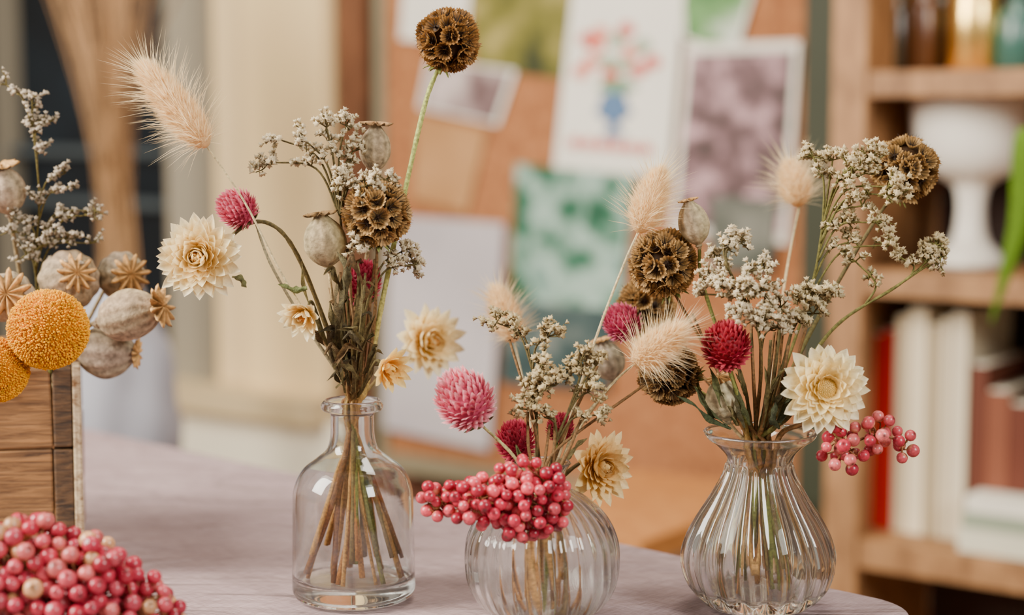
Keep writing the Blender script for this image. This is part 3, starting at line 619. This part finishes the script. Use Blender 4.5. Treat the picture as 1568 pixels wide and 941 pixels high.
# cork board
tb0=wp(590,500,.03)[0]; tb1=wp(1228,400,.03)[0]; zb=wp(800,722,.03)[1]
mcork=noise_mat('cork',[c(130,80,46),c(160,102,60),c(172,116,72)],60,.9)
e=bpy.data.objects.new('cork_notice_board',None); bpy.context.scene.collection.objects.link(e)
mb=MB(); wbox(mb,tb0,tb1,0,.02,zb,2.0); mb.build('cork_panel',[mcork],False,e)
mb=MB(); fcol=c(132,122,98)
wbox(mb,tb0-.02,tb0,-.01,.03,zb-.03,2.03,fcol); wbox(mb,tb1,tb1+.045,-.01,.035,zb-.03,2.03,c(56,60,44)); wbox(mb,tb0,tb1,-.01,.03,zb-.03,zb,fcol); wbox(mb,tb0,tb1,-.01,.03,2.0,2.03,fcol)
mb.build('board_frame',[M_PAINT],False,e)
cnt=[0]
def quadpaper(name,uv,mat,off=.022,border=None,shapes=()):
    cnt[0]+=1; off+=cnt[0]*.0012
    mb=MB(); C=[wp(*p,off) for p in uv]; V=[WP(t,z,off) for t,z in C]+[WP(t,z,off-.0006) for t,z in C]
    fs=[(0,1,2,3),(7,6,5,4)]+[(i,i+4,(i+1)%4+4,(i+1)%4) for i in range(4)]
    mats=[mat]
    if border is not None:
        mats=[border,mat]; mb.add(V,fs,W1,0)
        Cc=np.mean(np.array(C),0); V2_=[WP(*(Cc+(np.array(p)-Cc)*.9),off+.0004) for p in C]; mb.add(V2_,[(0,1,2,3)],W1,1)
    else: mb.add(V,fs,W1,0)
    mi=len(mats); 
    if shapes: mats.append(M_PAINT)
    for (u,v,ru,rv,col) in shapes:
        V=[]; 
        for k in range(20):
            a=2*pi*k/20; t,z=wp(u+ru*cos(a)*(1+.15*sin(5*a)),v+rv*sin(a),off); V.append(WP(t,z,off+.0006+.00005*len(mb.F)))
        mb.add(V,[tuple(range(20))],c(*col),mi)
    return mb.build(name,mats,False)
mwhite=noise_mat('white_card',[c(226,220,208),c(236,232,220)],4,.6)
quadpaper('pinned_photo',[(720,-20),(880,-20),(868,122),(728,105)],noise_mat('olive_print',[c(38,46,12),c(104,100,28),c(160,146,80)],14))
quadpaper('pinned_photo',[(618,-30),(722,-30),(712,70),(612,60)],mwhite)
quadpaper('pinned_photo',[(655,90),(790,108),(762,192),(640,165)],noise_mat('mauve_print',[c(50,34,34),c(118,92,92),c(196,180,176)],12),border=mwhite)
quadpaper('kraft_paper_note',[(640,175),(745,200),(715,325),(632,305)],noise_mat('kraft',[c(162,114,66),c(182,136,88)],8))
quadpaper('pinned_photo',[(1040,-30),(1160,-30),(1125,88),(1045,60)],noise_mat('leaf_print',[c(14,78,36),c(100,146,84),c(230,232,224)],10),border=mwhite)
quadpaper('pinned_photo',[(1050,68),(1225,62),(1205,375),(1025,355)],noise_mat('garden_print',[c(28,32,18),c(110,82,86),c(200,162,168)],30,detail=8.),border=mwhite)
sh=[]
for (u,v) in [(915,70),(945,62),(965,80),(930,95),(955,100),(905,95),(985,70),(920,50),(960,45),(890,110),(900,60),(1000,95),(978,108),(935,115)]:
    sh.append((u,v,13,11,[(206,70,56),(224,130,110),(140,160,130)][(u+v)%3]))
sh+=[(945,132,30,12,(110,142,112)),(940,165,26,24,(84,112,148)),(940,196,10,10,(70,94,138)),(940,206,20,6,(130,144,164))]
for k in range(6): sh.append((880+22*k,218+2*k,10,9,(204,100,88)))
quadpaper('flower_print_poster',[(880,-40),(1050,-40),(1022,272),(848,256)],mwhite,shapes=sh)
quadpaper('pinned_photo',[(790,250),(972,268),(948,475),(780,460)],noise_mat('green_print',[c(4,62,38),c(36,100,72),c(160,186,174),c(70,116,104)],16,detail=6.))
quadpaper('pinned_photo',[(775,458),(945,474),(930,600),(765,585)],noise_mat('teal_print',[c(20,36,36),c(52,74,74),c(150,150,140)],9))
quadpaper('paper_note',[(598,330),(772,342),(748,690),(588,655)],noise_mat('lavender_paper',[c(172,164,168),c(198,190,192)],5))
quadpaper('pinned_photo',[(1090,300),(1190,305),(1180,420),(1085,410)],noise_mat('grey_print',[c(50,60,50),c(130,130,120)],14))
# stool
mb=MB(); t0=wp(930,790,.35)[0]; t1=wp(1075,800,.35)[0]; z0=wp(1000,770,.3)[1]
wbox(mb,t0-.1,t1,.12,.5,z0-.03,z0)
for a in (t0-.09,t1-.04):
    for b_ in (.13,.46): wbox(mb,a,a+.03,b_,b_+.03,.002,z0-.03)
mb.build('wooden_stool',[wood('golden_wood',c(160,98,44),c(192,132,70),(4,4,4))],False)
# bookshelf
e=bpy.data.objects.new('bookshelf',None); bpy.context.scene.collection.objects.link(e)
OF=.25; s0=wp(1282,400,OF)[0]; s1=wp(1330,400,OF)[0]; sR=wp(1700,400,OF)[0]+.5
zt=wp(1450,108,OF)[1]; zm=wp(1430,418,OF)[1]; zl=wp(1430,838,OF)[1]
mshelf=wood('shelf_wood',c(116,78,44),c(170,124,80),(4,4,1.5)); 
mb=MB(); wbox(mb,s0,s0+.03,-.0,OF,.003,2.0); wbox(mb,s0-.002,s1,OF,OF+.02,.003,2.0)
for z,th in ((zt,.03),(zm,.03),(zl,.035),(zl-.3,.03),(2.0,.03)): wbox(mb,s0+.031,sR,0,OF-.002,z-th,z)
wbox(mb,sR,sR+.03,0,OF,.003,2.0)
for z,th in ((zt,.03),(zm,.03),(zl,.035)): wbox(mb,s1+.001,sR,OF-.001,OF+.015,z-th,z)
mb.build('frame',[mshelf],False,e)
mb=MB(); wbox(mb,s0+.031,sR,-.02,-.001,.003,2.0); mb.build('back_panel',[noise_mat('dark_back',[c(26,15,10),c(58,33,22)],7)],False,e)
mb=MB(); of=.20
def book(u0,u1,vt,col,d0=.05,d1=of):
    t0=wp(u0,650,d1)[0]; t1=wp(u1,650,d1)[0]-.001; z1=wp((u0+u1)/2,vt,d1)[1]
    wbox(mb,t0,t1,d0,d1,zl+.001,z1,c(*col)); wbox(mb,t0+.002,t1-.002,d0+.005,d1-.004,z1,z1+.002,c(230,222,200))
for a in [(1332,1350,512,(170,26,18)),(1350,1368,505,(190,24,18)),(1369,1388,485,(196,176,144)),(1389,1418,472,(222,206,174)),(1419,1434,500,(170,150,118)),(1435,1452,490,(206,190,160)),(1453,1480,480,(216,202,174)),(1484,1510,560,(98,50,34)),(1510,1545,600,(126,72,50)),(1545,1580,620,(98,48,32)),(1580,1620,560,(80,90,80))]: book(*a)
mb.build('row_of_books',[M_PAINT],False)
mb=MB(); t0=wp(1470,780,.245)[0]; t1=wp(1640,780,.245)[0]
for i,(h0,h1,cl) in enumerate([(.001,.03,(206,202,180)),(.031,.05,(140,150,128)),(.051,.07,(224,218,202))]): wbox(mb,t0+.004*i,t1,.202,.249,zl+h0,zl+h1,c(*cl))
mb.build('stacked_boxes',[M_PAINT],False)
pz=zm+.002; pt,_=wp(1484,420,.13); o=WP(pt,pz,.13); sc=np.linalg.norm(ray(1484,300))*(o[1])/F
r=lambda p:p*sc
mb=MB(); pr=[(0,r(48)),(r(8),r(50)),(r(20),r(42)),(r(40),r(26)),(r(80),r(20)),(r(112),r(24)),(r(125),r(36)),(r(140),r(62)),(r(165),r(80)),(r(200),r(88)),(r(232),r(91)),(r(245),r(93)),(r(247),r(90)),(r(240),r(84)),(r(200),r(80)),(r(160),r(60)),(r(150),r(1))]
pr=[(p[0],max(p[1],1e-5)) for p in crv([(a,b,0) for a,b in pr],3)]
lathe(mb,pr,48,c(246,240,228),0,None,o); mb.build('white_pedestal_bowl',[attr_mat('white_ceramic',.35,0,20,.96,1.02,0,spec=.5)])
mb=MB(); py=1.86
for k in range(6):
    A=at(1625+k*4,205,py); K=at(1572+k*7,205+k*6,py-.02); B=at(1518+k*14,494-34*k,py); m_=(K*.5+B*.5)+np.array([.006,-.01,.01])
    P=crv([A,K,m_,B],6); V=[]; n=len(P)
    for i,p in enumerate(P):
        w=.012*(1-(i/(n-1))**3)+.0012; V+= [p-dd*w,p+nn_*.003,p+dd*w]
    mb.add(V,grid_faces(len(P),3),c(106,146,16)*rng.uniform(.7,1.1))
pp=at(1650,212,py); pr=[(-.10,1e-5),(-.10,.035),(-.09,.045),(0,.055),(.004,.055),(.002,.048),(-.03,.044)]
lathe(mb,pr,32,c(170,96,64),1,None,pp); 
for s_ in (-1,1): tube(mb,[pp+dd*.05*s_,np.array([pp[0],pp[1],2.6])],.001,.001,c(150,130,90),1)
mb.build('hanging_strap_leaf_plant',[M_LEAF,M_PAINT])
def jar(name,u,r_,h,col,met=0,off=.14):
    t_,_=wp(u,105,off); o=WP(t_,zt+.002,off); mb=MB()
    pr=[(0,1e-5),(0,r_*.9),(.004,r_),(h*.62,r_),(h*.72,r_*.8),(h*.78,r_*.42),(h*.92,r_*.4),(h*.94,r_*.5),(h,r_*.5),(h,1e-5)]
    lathe(mb,pr,32,c(*col),0,None,o); m=attr_mat(name+'_surface',.25,0,9,.9,1.1,0,spec=.6)
    if met: m.node_tree.nodes['Principled BSDF'].inputs['Metallic'].default_value=1
    mb.build(name,[m])
jar('brass_jar',1490,.034,.15,(246,206,120),1); jar('amber_bottle',1412,.022,.13,(84,48,18)); jar('amber_bottle',1372,.02,.12,(60,50,30)); jar('green_bottle',1440,.018,.13,(44,56,38),0,.08); jar('teal_jar',1556,.026,.1,(44,86,76))
# dried grass bundle by the window in a floor vase
e=bpy.data.objects.new('tall_dried_grass_arrangement',None); bpy.context.scene.collection.objects.link(e)
mb=MB(); by=2.55; nk=at(182,400,by)
ft=np.array([nk[0],by,.0])
for k in range(66):
    a=rng.uniform(0,2*pi); q_=rng.random()**.5; b0=nk+np.array([cos(a)*.028*q_,sin(a)*.03*q_,0])
    u=rng.normal(150,62); tpnt=at(u,-80-rng.uniform(0,100),by+rng.normal(0,.08)); mid=b0*.55+tpnt*.45+np.array([(nk[0]-tpnt[0])*.2,0,0])
    col=c(206,160,112)*rng.uniform(.4,1.1)
    tube(mb,crv([np.array([ft[0]+cos(a)*.03*q_,by+sin(a)*.03*q_,.32]),b0,mid,tpnt],5),.0022,.0016,col,0,4)
mb.build('dried_stems',[M_STEM],True,e)
mb=MB(); lathe(mb,[(.003,1e-5),(.003,.09),(.05,.12),(.2,.12),(.3,.07),(.4,.055),(.42,.06),(.42,.05),(.3,.045)],40,c(150,140,128),0,None,(ft[0],ft[1],0)); mb.build('floor_vase',[M_PAINT],True,e)
mb=MB(); S,Fs=sphere(1,40,24); V=S*np.array([.10,.09,.20]); 
V*= (1+.09*np.sin(S[:,0]*9+S[:,2]*5)*np.cos(S[:,2]*7))[:,None]; bo=at(150,655,2.12); V+=bo; mb.add(V,Fs,c(156,156,166)); mb.build('cloth_sack',[M_PAINT])
mb=MB(); zz=bo[2]-.195
V_=lambda x0,x1,y0,y1,z0,z1: boxf(mb,np.array([bo[0],bo[1]]),np.array([1.,0]),np.array([0,1.]),x0,x1,y0,y1,z0,z1,c(170,130,90))
V_(-.13,.13,-.11,.11,zz-.03,zz)
for a in (-.12,.09):
    for b_ in (-.10,.07): V_(a,a+.03,b_,b_+.03,.002,zz-.03)
mb.build('side_stool',[M_PAINT],False)
# ---------------- light
w=bpy.data.worlds.new('World'); bpy.context.scene.world=w; w.use_nodes=True
bg=w.node_tree.nodes['Background']; bg.inputs[0].default_value=(1,.90,.76,1); bg.inputs[1].default_value=.36
def area(name,loc,tgt,sx,sy,en,col):
    l=bpy.data.lights.new(name,'AREA'); l.shape='RECTANGLE'; l.size=sx;l.size_y=sy;l.energy=en;l.color=col
    o=bpy.data.objects.new(name,l); bpy.context.scene.collection.objects.link(o); o.location=loc
    from mathutils import Vector
    o.rotation_euler=(Vector(tgt)-Vector(loc)).to_track_quat('-Z','Y').to_euler()
area('window_light_right',(1.3,-.5,1.9),(0.1,1.1,.9),.55,.8,50,(1,.96,.90))
area('window_light_left',(-1.7,.5,2.0),(-.1,1.1,.9),.9,1.3,150,(1,.93,.81))
area('background_fill',(0.3,1.6,2.9),(0.1,2.7,.8),1.0,1.0,52,(1,.91,.78))  # added overhead fill that brightens the back wall, not a fixture of the room
cam=bpy.data.cameras.new('camera'); co=bpy.data.objects.new('camera',cam); bpy.context.scene.collection.objects.link(co)
co.location=C0; co.rotation_euler=(radians(90)-PITCH,0,0); cam.lens=LENS; cam.sensor_width=36; cam.clip_start=.02
cam.dof.use_dof=True; cam.dof.focus_distance=.985; cam.dof.aperture_fstop=3.3
bpy.context.scene.camera=co
print('verts',sum(len(o.data.vertices) for o in bpy.data.objects if o.type=='MESH'))
